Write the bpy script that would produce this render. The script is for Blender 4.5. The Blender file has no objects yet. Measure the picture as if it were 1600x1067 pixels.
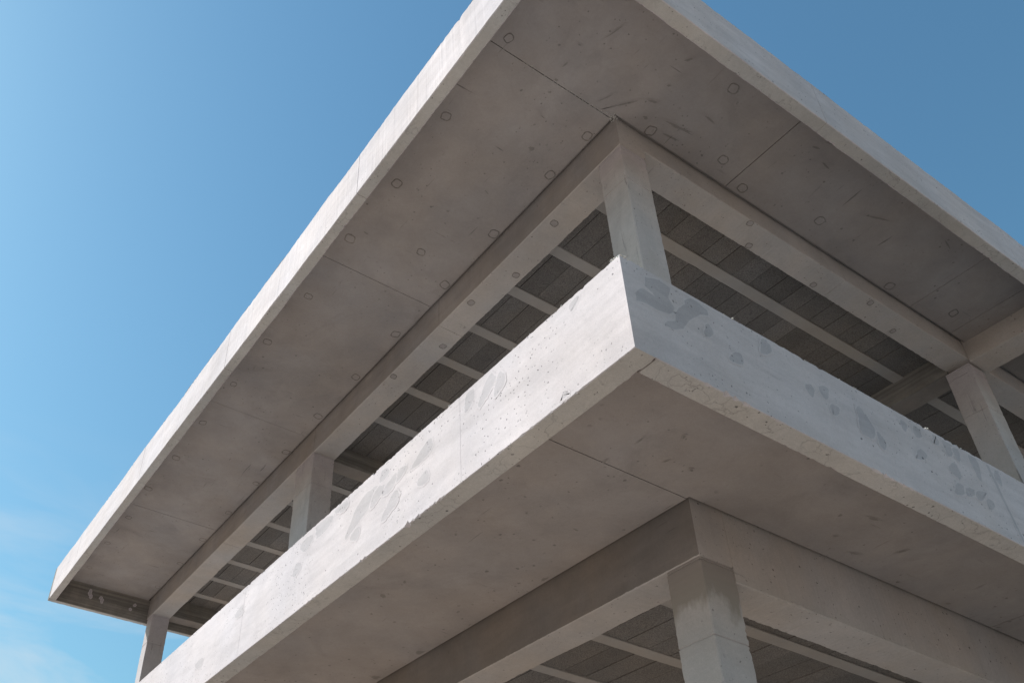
import bpy, math, random
from mathutils import Vector, noise

random.seed(7)
S = bpy.context.scene
COL = S.collection

# ------------------------------------------------------------------ camera
cam = bpy.data.objects.new("camera", bpy.data.cameras.new("camera"))
COL.objects.link(cam)
S.camera = cam
cam.location = (-4.0234, -3.1343, 1.6)
AZ, EL, ROLL = math.radians(57.720), math.radians(37.1152), math.radians(1.2917)
fw = Vector((math.cos(EL) * math.cos(AZ), math.cos(EL) * math.sin(AZ), math.sin(EL)))
rt = Vector((math.sin(AZ), -math.cos(AZ), 0))
up = rt.cross(fw)
r2 = rt * math.cos(ROLL) + up * math.sin(ROLL)
u2 = up * math.cos(ROLL) - rt * math.sin(ROLL)
from mathutils import Matrix
cam.rotation_euler = Matrix((r2, u2, -fw)).transposed().to_euler()
cam.data.sensor_width = 36.0
cam.data.lens = 1439.425 / 1600 * 36
cam.data.shift_x = (800 - 641.51) / 1600          # the photograph is a crop of a wider frame
cam.data.shift_y = (659.93 - 533.5) / 1600
cam.data.clip_end = 3000
cam.data.clip_start = 0.05

# ------------------------------------------------------------------ sky, sun, exposure
SUN = Vector((-0.52, 0.56, 0.64)).normalized()    # direction towards the sun
W = bpy.data.worlds.new("World")
S.world = W
W.use_nodes = True
wt = W.node_tree
for n in list(wt.nodes):
    wt.nodes.remove(n)
wo = wt.nodes.new("ShaderNodeOutputWorld")
bg = wt.nodes.new("ShaderNodeBackground")
sky = wt.nodes.new("ShaderNodeTexSky")
sky.sky_type = 'NISHITA'
sky.sun_disc = False
sky.sun_elevation = math.asin(SUN.z)
sky.sun_rotation = math.atan2(SUN.x, SUN.y)
sky.altitude = 0
sky.air_density = 1.8
sky.dust_density = 1.4
sky.ozone_density = 2.0
bg.inputs['Strength'].default_value = 0.086
# thin wisps of cloud low in the sky
tc = wt.nodes.new("ShaderNodeTexCoord")
mp = wt.nodes.new("ShaderNodeMapping")
mp.inputs['Scale'].default_value = (1.5, 1.5, 6.0)
cn = wt.nodes.new("ShaderNodeTexNoise")
cn.inputs['Scale'].default_value = 2.6
cn.inputs['Detail'].default_value = 7
cn.inputs['Roughness'].default_value = 0.55
cn.inputs['Distortion'].default_value = 0.5
sx = wt.nodes.new("ShaderNodeSeparateXYZ")
low = wt.nodes.new("ShaderNodeMapRange")
low.inputs['From Min'].default_value = 0.56
low.inputs['From Max'].default_value = 0.36
cr = wt.nodes.new("ShaderNodeMapRange")
cr.inputs['From Min'].default_value = 0.42
cr.inputs['From Max'].default_value = 0.74
mul = wt.nodes.new("ShaderNodeMath"); mul.operation = 'MULTIPLY'
mul2 = wt.nodes.new("ShaderNodeMath"); mul2.operation = 'MULTIPLY'; mul2.inputs[1].default_value = 0.75
mixc = wt.nodes.new("ShaderNodeMix"); mixc.data_type = 'RGBA'
mixc.inputs['B'].default_value = (5.4, 5.9, 6.3, 1)
L = wt.links.new
L(tc.outputs['Generated'], mp.inputs['Vector']); L(mp.outputs['Vector'], cn.inputs['Vector'])
L(tc.outputs['Generated'], sx.inputs[0]); L(sx.outputs['Z'], low.inputs['Value'])
L(cn.outputs['Fac'], cr.inputs['Value'])
L(cr.outputs[0], mul.inputs[0]); L(low.outputs[0], mul.inputs[1]); L(mul.outputs[0], mul2.inputs[0])
tint = wt.nodes.new("ShaderNodeMix"); tint.data_type = 'RGBA'; tint.blend_type = 'MULTIPLY'
tint.inputs['Factor'].default_value = 1.0
tint.inputs['B'].default_value = (0.585, 0.925, 1.05, 1)      # the clear, slightly teal blue of this sky
L(sky.outputs[0], tint.inputs['A'])
L(mul2.outputs[0], mixc.inputs['Factor']); L(tint.outputs['Result'], mixc.inputs['A'])
L(mixc.outputs['Result'], bg.inputs['Color']); L(bg.outputs[0], wo.inputs['Surface'])

sl = bpy.data.lights.new("sun", 'SUN')
sl.energy = 4.05
sl.angle = math.radians(0.53)
sl.color = (1.0, 0.975, 0.945)
so = bpy.data.objects.new("sun", sl)
COL.objects.link(so)
so.rotation_euler = (-SUN).to_track_quat('-Z', 'Y').to_euler()
so.location = (-20, 40, 45)

S.view_settings.view_transform = 'Standard'
S.view_settings.look = 'None'
S.view_settings.exposure = 0.6
S.view_settings.gamma = 1.0
S.view_settings.use_curve_mapping = False
S.render.engine = 'CYCLES'
S.cycles.max_bounces = 10
S.cycles.diffuse_bounces = 6

# ------------------------------------------------------------------ measured marks on the concrete
SOFFIT_PLUGS= [(-1.239, -0.085), (0.621, -0.775), (-1.245, 0.796), (-0.052, 0.266), (0.339, -0.044), (1.106, -0.229), (-0.068, 0.774), (-1.214, 1.649), (1.498, -0.11), (-0.084, 1.634), (-1.239, 2.482), (-0.552, 2.234), (2.421, -0.258), (-0.093, 2.475), (-1.203, 3.432), (-0.114, 3.41), (-1.247, 4.334), (-1.252, 5.248), (-0.104, 4.306), (-1.256, 6.176), (-0.111, 5.23), (-1.245, 7.114), (-0.088, 6.156), (-1.283, 8.053), (-0.09, 7.07), (-1.249, 8.972), (-0.076, 8.006), (-1.26, 9.899), (-0.075, 8.955), (-1.242, 10.843), (-0.089, 9.879), (-0.068, 10.864), (3.747, -0.099), (4.661, -0.235)]
BEAM_PLUGS= [(0.103, 0.981, 0), (0.217, 1.697, 0), (0.217, 2.961, 0), (0.047, 3.687, 0), (0.078, 2.255, 0), (1.908, 0.225, 1), (2.851, 0.216, 1), (3.542, 0.056, 1), (1.699, 0.031, 1), (4.106, 0.185, 1)]
LEFT_PATCHES= [[(-0.841, 4.839), (-0.843, 4.83), (-0.833, 4.819), (-0.824, 4.811), (-0.816, 4.802), (-0.802, 4.789), (-0.787, 4.785), (-0.779, 4.789), (-0.778, 4.798), (-0.771, 4.805), (-0.769, 4.817), (-0.775, 4.831), (-0.789, 4.84), (-0.803, 4.842), (-0.818, 4.848), (-0.833, 4.848)], [(0.44, 4.741), (0.437, 4.724), (0.428, 4.702), (0.446, 4.675), (0.49, 4.657), (0.534, 4.648), (0.577, 4.642), (0.611, 4.647), (0.65, 4.651), (0.646, 4.671), (0.615, 4.691), (0.585, 4.708), (0.559, 4.728), (0.519, 4.745), (0.474, 4.762), (0.452, 4.754)], [(0.481, 4.543), (0.473, 4.532), (0.474, 4.517), (0.47, 4.497), (0.481, 4.477), (0.504, 4.471), (0.526, 4.476), (0.547, 4.479), (0.569, 4.489), (0.585, 4.505), (0.587, 4.523), (0.575, 4.538), (0.55, 4.541), (0.533, 4.549), (0.509, 4.56), (0.489, 4.555)], [(0.821, 4.713), (0.827, 4.697), (0.82, 4.684), (0.835, 4.662), (0.852, 4.638), (0.883, 4.626), (0.91, 4.621), (0.932, 4.627), (0.96, 4.63), (0.986, 4.642), (0.972, 4.666), (0.948, 4.684), (0.921, 4.699), (0.89, 4.707), (0.859, 4.719), (0.831, 4.722)], [(0.799, 4.579), (0.792, 4.563), (0.779, 4.542), (0.793, 4.511), (0.825, 4.485), (0.864, 4.478), (0.898, 4.461), (0.942, 4.449), (0.978, 4.453), (0.977, 4.478), (0.959, 4.504), (0.922, 4.527), (0.903, 4.55), (0.869, 4.582), (0.832, 4.597), (0.813, 4.589)], [(1.073, 4.758), (1.025, 4.74), (1.05, 4.693), (1.112, 4.649), (1.181, 4.618), (1.249, 4.598), (1.326, 4.566), (1.419, 4.538), (1.429, 4.566), (1.394, 4.605), (1.365, 4.635), (1.343, 4.667), (1.3, 4.717), (1.222, 4.755), (1.163, 4.765), (1.13, 4.754)], [(0.931, 4.81), (0.913, 4.795), (0.909, 4.777), (0.922, 4.765), (0.941, 4.759), (0.957, 4.75), (0.98, 4.749), (1.002, 4.752), (1.017, 4.76), (1.015, 4.774), (1.021, 4.785), (1.012, 4.799), (1.007, 4.818), (0.989, 4.831), (0.968, 4.826), (0.948, 4.823)], [(1.241, 4.547), (1.24, 4.534), (1.245, 4.522), (1.241, 4.506), (1.252, 4.489), (1.269, 4.474), (1.293, 4.475), (1.313, 4.484), (1.331, 4.493), (1.355, 4.505), (1.36, 4.524), (1.343, 4.538), (1.322, 4.544), (1.304, 4.556), (1.278, 4.557), (1.254, 4.555)], [(0.992, 4.719), (0.963, 4.709), (0.967, 4.683), (0.981, 4.658), (1.016, 4.643), (1.045, 4.63), (1.079, 4.618), (1.111, 4.615), (1.123, 4.628), (1.12, 4.644), (1.118, 4.658), (1.109, 4.679), (1.09, 4.705), (1.06, 4.722), (1.032, 4.731), (1.01, 4.728)], [(1.431, 4.846), (1.429, 4.832), (1.417, 4.813), (1.417, 4.791), (1.444, 4.782), (1.474, 4.778), (1.508, 4.788), (1.536, 4.805), (1.581, 4.817), (1.601, 4.839), (1.584, 4.855), (1.55, 4.857), (1.535, 4.868), (1.504, 4.867), (1.467, 4.872), (1.442, 4.86)], [(1.662, 4.836), (1.619, 4.81), (1.629, 4.782), (1.662, 4.766), (1.699, 4.754), (1.744, 4.75), (1.791, 4.747), (1.842, 4.746), (1.842, 4.773), (1.865, 4.789), (1.857, 4.813), (1.875, 4.848), (1.846, 4.876), (1.797, 4.884), (1.748, 4.868), (1.701, 4.86)], [(1.909, 4.81), (1.898, 4.787), (1.9, 4.768), (1.921, 4.753), (1.942, 4.739), (1.967, 4.723), (1.998, 4.72), (2.02, 4.727), (2.041, 4.737), (2.057, 4.753), (2.085, 4.777), (2.084, 4.806), (2.052, 4.82), (2.019, 4.824), (1.986, 4.827), (1.948, 4.821)], [(0.723, 4.718), (0.708, 4.706), (0.72, 4.688), (0.733, 4.675), (0.754, 4.668), (0.773, 4.656), (0.796, 4.651), (0.815, 4.651), (0.823, 4.658), (0.826, 4.668), (0.817, 4.682), (0.815, 4.696), (0.806, 4.715), (0.784, 4.727), (0.764, 4.724), (0.747, 4.72)], [(-0.149, 4.825), (-0.155, 4.806), (-0.174, 4.786), (-0.147, 4.751), (-0.117, 4.727), (-0.09, 4.706), (-0.06, 4.694), (-0.024, 4.676), (-0.012, 4.69), (-0.006, 4.705), (-0.031, 4.736), (-0.044, 4.758), (-0.06, 4.787), (-0.088, 4.816), (-0.116, 4.833), (-0.136, 4.835)], [(-0.222, 4.779), (-0.232, 4.771), (-0.245, 4.754), (-0.247, 4.724), (-0.237, 4.693), (-0.216, 4.68), (-0.199, 4.676), (-0.18, 4.664), (-0.157, 4.656), (-0.151, 4.68), (-0.152, 4.703), (-0.161, 4.728), (-0.173, 4.751), (-0.186, 4.779), (-0.204, 4.798), (-0.216, 4.795)], [(0.052, 4.847), (0.03, 4.84), (0.024, 4.811), (0.023, 4.782), (0.041, 4.761), (0.059, 4.747), (0.077, 4.732), (0.096, 4.726), (0.114, 4.726), (0.115, 4.751), (0.115, 4.77), (0.111, 4.792), (0.108, 4.818), (0.097, 4.844), (0.082, 4.861), (0.068, 4.849)], [(-0.691, 4.336), (-0.702, 4.327), (-0.706, 4.315), (-0.702, 4.303), (-0.689, 4.302), (-0.68, 4.3), (-0.668, 4.295), (-0.656, 4.301), (-0.646, 4.306), (-0.648, 4.316), (-0.651, 4.323), (-0.654, 4.331), (-0.658, 4.34), (-0.665, 4.351), (-0.676, 4.35), (-0.685, 4.344)], [(2.079, 4.669), (2.069, 4.655), (2.049, 4.639), (2.051, 4.617), (2.07, 4.603), (2.091, 4.594), (2.116, 4.59), (2.145, 4.584), (2.163, 4.597), (2.175, 4.609), (2.168, 4.625), (2.161, 4.639), (2.151, 4.655), (2.135, 4.674), (2.114, 4.678), (2.095, 4.678)], [(3.732, 4.541), (3.723, 4.528), (3.727, 4.514), (3.731, 4.502), (3.736, 4.486), (3.754, 4.474), (3.78, 4.472), (3.807, 4.477), (3.836, 4.487), (3.863, 4.503), (3.883, 4.522), (3.881, 4.54), (3.845, 4.543), (3.82, 4.548), (3.792, 4.549), (3.759, 4.549)], [(3.014, 4.713), (3.01, 4.7), (3.007, 4.687), (2.994, 4.668), (3.007, 4.651), (3.034, 4.646), (3.06, 4.65), (3.087, 4.648), (3.121, 4.656), (3.15, 4.673), (3.15, 4.692), (3.127, 4.704), (3.103, 4.709), (3.085, 4.718), (3.057, 4.723), (3.027, 4.726)]]
RIGHT_PATCHES= [[(-1.46, 4.811), (-1.361, 4.852), (-1.288, 4.837), (-1.321, 4.757), (-1.285, 4.701), (-1.334, 4.64), (-1.407, 4.623), (-1.475, 4.628), (-1.55, 4.61), (-1.55, 4.657), (-1.497, 4.718), (-1.451, 4.716), (-1.414, 4.705), (-1.425, 4.731), (-1.472, 4.748)], [(-1.198, 4.801), (-1.149, 4.853), (-1.105, 4.861), (-1.038, 4.824), (-1.038, 4.791), (-1.103, 4.764), (-1.199, 4.673), (-1.258, 4.587), (-1.322, 4.55), (-1.385, 4.544), (-1.362, 4.578), (-1.301, 4.611), (-1.287, 4.673), (-1.252, 4.723), (-1.2, 4.776)], [(-1.062, 4.636), (-1.077, 4.629), (-1.094, 4.623), (-1.101, 4.633), (-1.101, 4.648), (-1.087, 4.669), (-1.083, 4.688), (-1.07, 4.709), (-1.056, 4.721), (-1.046, 4.722), (-1.043, 4.709), (-1.036, 4.704), (-1.032, 4.693), (-1.032, 4.677), (-1.04, 4.662), (-1.05, 4.65)], [(-0.844, 4.584), (-0.851, 4.563), (-0.877, 4.552), (-0.896, 4.544), (-0.913, 4.542), (-0.933, 4.539), (-0.949, 4.542), (-0.954, 4.552), (-0.942, 4.567), (-0.928, 4.582), (-0.911, 4.6), (-0.887, 4.622), (-0.861, 4.633), (-0.848, 4.626), (-0.844, 4.614), (-0.843, 4.6)], [(-0.606, 4.753), (-0.626, 4.74), (-0.65, 4.727), (-0.673, 4.726), (-0.664, 4.757), (-0.657, 4.78), (-0.651, 4.804), (-0.638, 4.835), (-0.617, 4.853), (-0.6, 4.855), (-0.591, 4.846), (-0.585, 4.833), (-0.569, 4.828), (-0.571, 4.805), (-0.571, 4.782), (-0.591, 4.769)], [(-0.309, 4.608), (-0.325, 4.599), (-0.336, 4.608), (-0.343, 4.616), (-0.348, 4.626), (-0.356, 4.638), (-0.354, 4.653), (-0.35, 4.667), (-0.339, 4.674), (-0.327, 4.679), (-0.311, 4.688), (-0.292, 4.69), (-0.286, 4.676), (-0.284, 4.661), (-0.29, 4.644), (-0.299, 4.628)], [(-0.178, 4.653), (-0.198, 4.637), (-0.212, 4.645), (-0.22, 4.655), (-0.227, 4.666), (-0.231, 4.681), (-0.227, 4.699), (-0.223, 4.716), (-0.208, 4.721), (-0.196, 4.731), (-0.179, 4.737), (-0.16, 4.738), (-0.141, 4.733), (-0.145, 4.713), (-0.157, 4.694), (-0.162, 4.674)], [(-0.115, 4.582), (-0.133, 4.565), (-0.156, 4.552), (-0.174, 4.552), (-0.179, 4.564), (-0.178, 4.578), (-0.183, 4.59), (-0.173, 4.608), (-0.159, 4.621), (-0.146, 4.63), (-0.133, 4.629), (-0.12, 4.63), (-0.104, 4.63), (-0.095, 4.622), (-0.097, 4.61), (-0.108, 4.598)], [(0.159, 4.538), (0.132, 4.523), (0.1, 4.521), (0.059, 4.519), (0.049, 4.56), (0.06, 4.604), (0.074, 4.639), (0.074, 4.688), (0.1, 4.721), (0.129, 4.725), (0.147, 4.692), (0.166, 4.681), (0.177, 4.651), (0.196, 4.619), (0.191, 4.584), (0.177, 4.561)], [(0.24, 4.499), (0.224, 4.485), (0.207, 4.487), (0.196, 4.5), (0.194, 4.522), (0.202, 4.543), (0.202, 4.565), (0.206, 4.592), (0.22, 4.604), (0.232, 4.601), (0.24, 4.585), (0.25, 4.579), (0.261, 4.565), (0.266, 4.544), (0.26, 4.525), (0.249, 4.515)], [(0.548, 4.748), (0.53, 4.735), (0.519, 4.742), (0.513, 4.752), (0.516, 4.768), (0.514, 4.782), (0.516, 4.8), (0.527, 4.814), (0.537, 4.821), (0.546, 4.818), (0.557, 4.82), (0.567, 4.816), (0.578, 4.81), (0.577, 4.794), (0.573, 4.779), (0.559, 4.768)], [(0.688, 4.766), (0.673, 4.749), (0.654, 4.745), (0.635, 4.746), (0.629, 4.759), (0.628, 4.774), (0.637, 4.793), (0.646, 4.814), (0.664, 4.832), (0.681, 4.835), (0.693, 4.83), (0.7, 4.823), (0.712, 4.816), (0.713, 4.8), (0.712, 4.784), (0.704, 4.77)], [(0.681, 4.633), (0.659, 4.608), (0.636, 4.589), (0.612, 4.578), (0.59, 4.568), (0.572, 4.566), (0.545, 4.557), (0.548, 4.57), (0.552, 4.582), (0.572, 4.599), (0.582, 4.618), (0.609, 4.641), (0.638, 4.658), (0.653, 4.656), (0.663, 4.651), (0.67, 4.644)], [(0.994, 4.758), (0.967, 4.74), (0.937, 4.728), (0.932, 4.758), (0.934, 4.781), (0.927, 4.802), (0.932, 4.832), (0.947, 4.86), (0.966, 4.877), (0.984, 4.863), (1.0, 4.869), (1.019, 4.863), (1.038, 4.849), (1.045, 4.825), (1.026, 4.801), (1.011, 4.783)], [(1.057, 4.737), (1.04, 4.73), (1.03, 4.74), (1.028, 4.759), (1.024, 4.772), (1.021, 4.793), (1.025, 4.816), (1.038, 4.826), (1.048, 4.83), (1.059, 4.833), (1.074, 4.838), (1.092, 4.837), (1.096, 4.817), (1.094, 4.797), (1.082, 4.778), (1.072, 4.758)], [(0.866, 4.78), (0.855, 4.78), (0.839, 4.772), (0.819, 4.769), (0.82, 4.788), (0.828, 4.805), (0.835, 4.819), (0.842, 4.839), (0.858, 4.856), (0.874, 4.864), (0.881, 4.853), (0.882, 4.839), (0.887, 4.83), (0.892, 4.816), (0.886, 4.8), (0.876, 4.79)], [(0.974, 4.581), (0.953, 4.581), (0.937, 4.585), (0.922, 4.591), (0.904, 4.598), (0.883, 4.61), (0.887, 4.63), (0.904, 4.646), (0.922, 4.659), (0.943, 4.679), (0.974, 4.694), (0.999, 4.689), (1.0, 4.664), (1.006, 4.645), (1.0, 4.622), (0.989, 4.599)], [(0.963, 4.484), (0.94, 4.471), (0.913, 4.454), (0.882, 4.444), (0.851, 4.436), (0.84, 4.446), (0.86, 4.469), (0.871, 4.487), (0.885, 4.509), (0.914, 4.532), (0.942, 4.543), (0.958, 4.538), (0.973, 4.535), (0.982, 4.526), (0.992, 4.515), (0.985, 4.498)], [(1.1, 4.524), (1.078, 4.512), (1.054, 4.501), (1.028, 4.485), (0.995, 4.472), (0.975, 4.472), (0.975, 4.483), (0.969, 4.491), (0.981, 4.508), (0.995, 4.527), (1.024, 4.541), (1.049, 4.55), (1.067, 4.548), (1.091, 4.551), (1.1, 4.543), (1.111, 4.537)], [(1.212, 4.562), (1.205, 4.55), (1.186, 4.532), (1.157, 4.513), (1.122, 4.489), (1.1, 4.486), (1.093, 4.495), (1.087, 4.503), (1.088, 4.517), (1.102, 4.536), (1.125, 4.555), (1.151, 4.567), (1.172, 4.57), (1.199, 4.58), (1.22, 4.583), (1.232, 4.579)], [(1.233, 4.472), (1.21, 4.462), (1.188, 4.456), (1.185, 4.469), (1.185, 4.482), (1.187, 4.496), (1.195, 4.516), (1.212, 4.532), (1.227, 4.544), (1.239, 4.54), (1.25, 4.54), (1.265, 4.542), (1.273, 4.531), (1.28, 4.519), (1.269, 4.502), (1.251, 4.488)], [(1.24, 4.666), (1.218, 4.665), (1.205, 4.689), (1.206, 4.73), (1.2, 4.754), (1.194, 4.788), (1.197, 4.827), (1.21, 4.846), (1.226, 4.845), (1.242, 4.862), (1.266, 4.867), (1.288, 4.849), (1.293, 4.809), (1.284, 4.771), (1.273, 4.737), (1.256, 4.709)], [(1.481, 4.726), (1.471, 4.732), (1.46, 4.733), (1.451, 4.744), (1.441, 4.757), (1.439, 4.779), (1.447, 4.8), (1.462, 4.811), (1.475, 4.831), (1.495, 4.84), (1.519, 4.851), (1.519, 4.823), (1.521, 4.804), (1.514, 4.78), (1.507, 4.756), (1.495, 4.733)]]
ROOF_SCUFFS = [[(-0.702, -0.189), (-0.698, -0.184), (-0.695, -0.169), (-0.701, -0.148), (-0.707, -0.133), (-0.713, -0.127), (-0.715, -0.14), (-0.717, -0.152), (-0.714, -0.172), (-0.708, -0.19)], [(-0.387, 0.63), (-0.379, 0.642), (-0.389, 0.655), (-0.399, 0.676), (-0.423, 0.676), (-0.429, 0.658), (-0.452, 0.648), (-0.441, 0.626), (-0.417, 0.616), (-0.395, 0.614)], [(-0.516, 0.335), (-0.522, 0.337), (-0.53, 0.339), (-0.547, 0.335), (-0.56, 0.332), (-0.566, 0.329), (-0.558, 0.327), (-0.55, 0.325), (-0.531, 0.328), (-0.51, 0.332)], [(-0.543, -0.682), (-0.543, -0.67), (-0.555, -0.622), (-0.57, -0.568), (-0.583, -0.531), (-0.588, -0.525), (-0.597, -0.511), (-0.584, -0.567), (-0.565, -0.631), (-0.55, -0.675)], [(-0.183, -0.173), (-0.187, -0.158), (-0.197, -0.13), (-0.215, -0.097), (-0.238, -0.051), (-0.243, -0.053), (-0.249, -0.053), (-0.227, -0.099), (-0.208, -0.145), (-0.185, -0.181)], [(0.038, -0.253), (0.039, -0.246), (0.016, -0.208), (-0.055, -0.125), (-0.132, -0.036), (-0.127, -0.053), (-0.097, -0.097), (-0.074, -0.133), (-0.005, -0.218), (0.034, -0.255)], [(0.187, -0.326), (0.188, -0.321), (0.171, -0.306), (0.12, -0.292), (0.098, -0.293), (0.08, -0.293), (0.093, -0.302), (0.117, -0.313), (0.154, -0.33), (0.177, -0.329)], [(0.166, -0.507), (0.166, -0.499), (0.158, -0.491), (0.15, -0.481), (0.14, -0.483), (0.128, -0.482), (0.132, -0.491), (0.134, -0.499), (0.145, -0.504), (0.155, -0.507)], [(0.134, -0.785), (0.134, -0.772), (0.121, -0.752), (0.11, -0.733), (0.096, -0.729), (0.085, -0.725), (0.077, -0.728), (0.088, -0.748), (0.103, -0.761), (0.12, -0.783)], [(-0.662, -0.019), (-0.659, -0.011), (-0.658, 0.001), (-0.672, 0.006), (-0.684, 0.006), (-0.69, -0.001), (-0.693, -0.008), (-0.694, -0.019), (-0.682, -0.024), (-0.669, -0.028)], [(-0.635, 0.101), (-0.632, 0.107), (-0.632, 0.117), (-0.644, 0.121), (-0.654, 0.123), (-0.664, 0.12), (-0.66, 0.11), (-0.657, 0.104), (-0.652, 0.094), (-0.64, 0.094)], [(0.234, -0.166), (0.232, -0.157), (0.228, -0.145), (0.207, -0.139), (0.193, -0.149), (0.171, -0.153), (0.173, -0.166), (0.191, -0.175), (0.21, -0.177), (0.223, -0.172)], [(0.639, -0.265), (0.692, -0.259), (0.575, -0.242), (0.485, -0.226), (0.43, -0.228), (0.351, -0.226), (0.397, -0.243), (0.483, -0.259), (0.562, -0.268), (0.663, -0.28)], [(0.631, -0.153), (0.626, -0.147), (0.588, -0.136), (0.51, -0.124), (0.452, -0.122), (0.448, -0.129), (0.428, -0.135), (0.514, -0.147), (0.568, -0.153), (0.624, -0.158)], [(1.74, -0.79), (1.724, -0.781), (1.709, -0.773), (1.683, -0.766), (1.652, -0.762), (1.651, -0.769), (1.649, -0.775), (1.662, -0.786), (1.702, -0.796), (1.731, -0.795)], [(1.992, -0.697), (1.978, -0.691), (1.941, -0.692), (1.913, -0.695), (1.891, -0.699), (1.85, -0.706), (1.868, -0.712), (1.897, -0.716), (1.936, -0.708), (1.975, -0.705)], [(1.857, -0.91), (1.855, -0.905), (1.801, -0.886), (1.745, -0.866), (1.725, -0.865), (1.688, -0.855), (1.693, -0.862), (1.737, -0.879), (1.799, -0.898), (1.848, -0.911)], [(0.763, -0.449), (0.753, -0.442), (0.704, -0.445), (0.663, -0.446), (0.618, -0.453), (0.603, -0.462), (0.632, -0.465), (0.658, -0.469), (0.707, -0.466), (0.74, -0.458)], [(3.006, -0.643), (2.966, -0.622), (2.909, -0.597), (2.817, -0.563), (2.774, -0.554), (2.703, -0.533), (2.702, -0.541), (2.792, -0.579), (2.895, -0.615), (2.956, -0.631)], [(3.807, -0.738), (3.779, -0.74), (3.727, -0.751), (3.665, -0.766), (3.644, -0.778), (3.594, -0.794), (3.647, -0.784), (3.671, -0.782), (3.73, -0.766), (3.764, -0.753)], [(-1.099, 2.331), (-1.111, 2.336), (-1.13, 2.339), (-1.158, 2.338), (-1.171, 2.331), (-1.173, 2.326), (-1.174, 2.321), (-1.159, 2.317), (-1.135, 2.321), (-1.119, 2.325)], [(-1.535, 0.897), (-1.535, 0.907), (-1.542, 0.916), (-1.549, 0.925), (-1.558, 0.921), (-1.567, 0.919), (-1.565, 0.91), (-1.562, 0.902), (-1.555, 0.893), (-1.543, 0.891)], [(-0.701, -0.36), (-0.711, -0.355), (-0.72, -0.351), (-0.733, -0.351), (-0.742, -0.354), (-0.751, -0.357), (-0.751, -0.362), (-0.739, -0.366), (-0.722, -0.367), (-0.707, -0.365)], [(-0.613, 1.644), (-0.614, 1.651), (-0.618, 1.658), (-0.628, 1.661), (-0.637, 1.66), (-0.645, 1.657), (-0.647, 1.65), (-0.638, 1.642), (-0.628, 1.639), (-0.615, 1.636)], [(-0.416, 1.275), (-0.433, 1.272), (-0.452, 1.266), (-0.467, 1.26), (-0.493, 1.251), (-0.483, 1.25), (-0.489, 1.243), (-0.469, 1.248), (-0.449, 1.257), (-0.427, 1.266)]]
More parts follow.
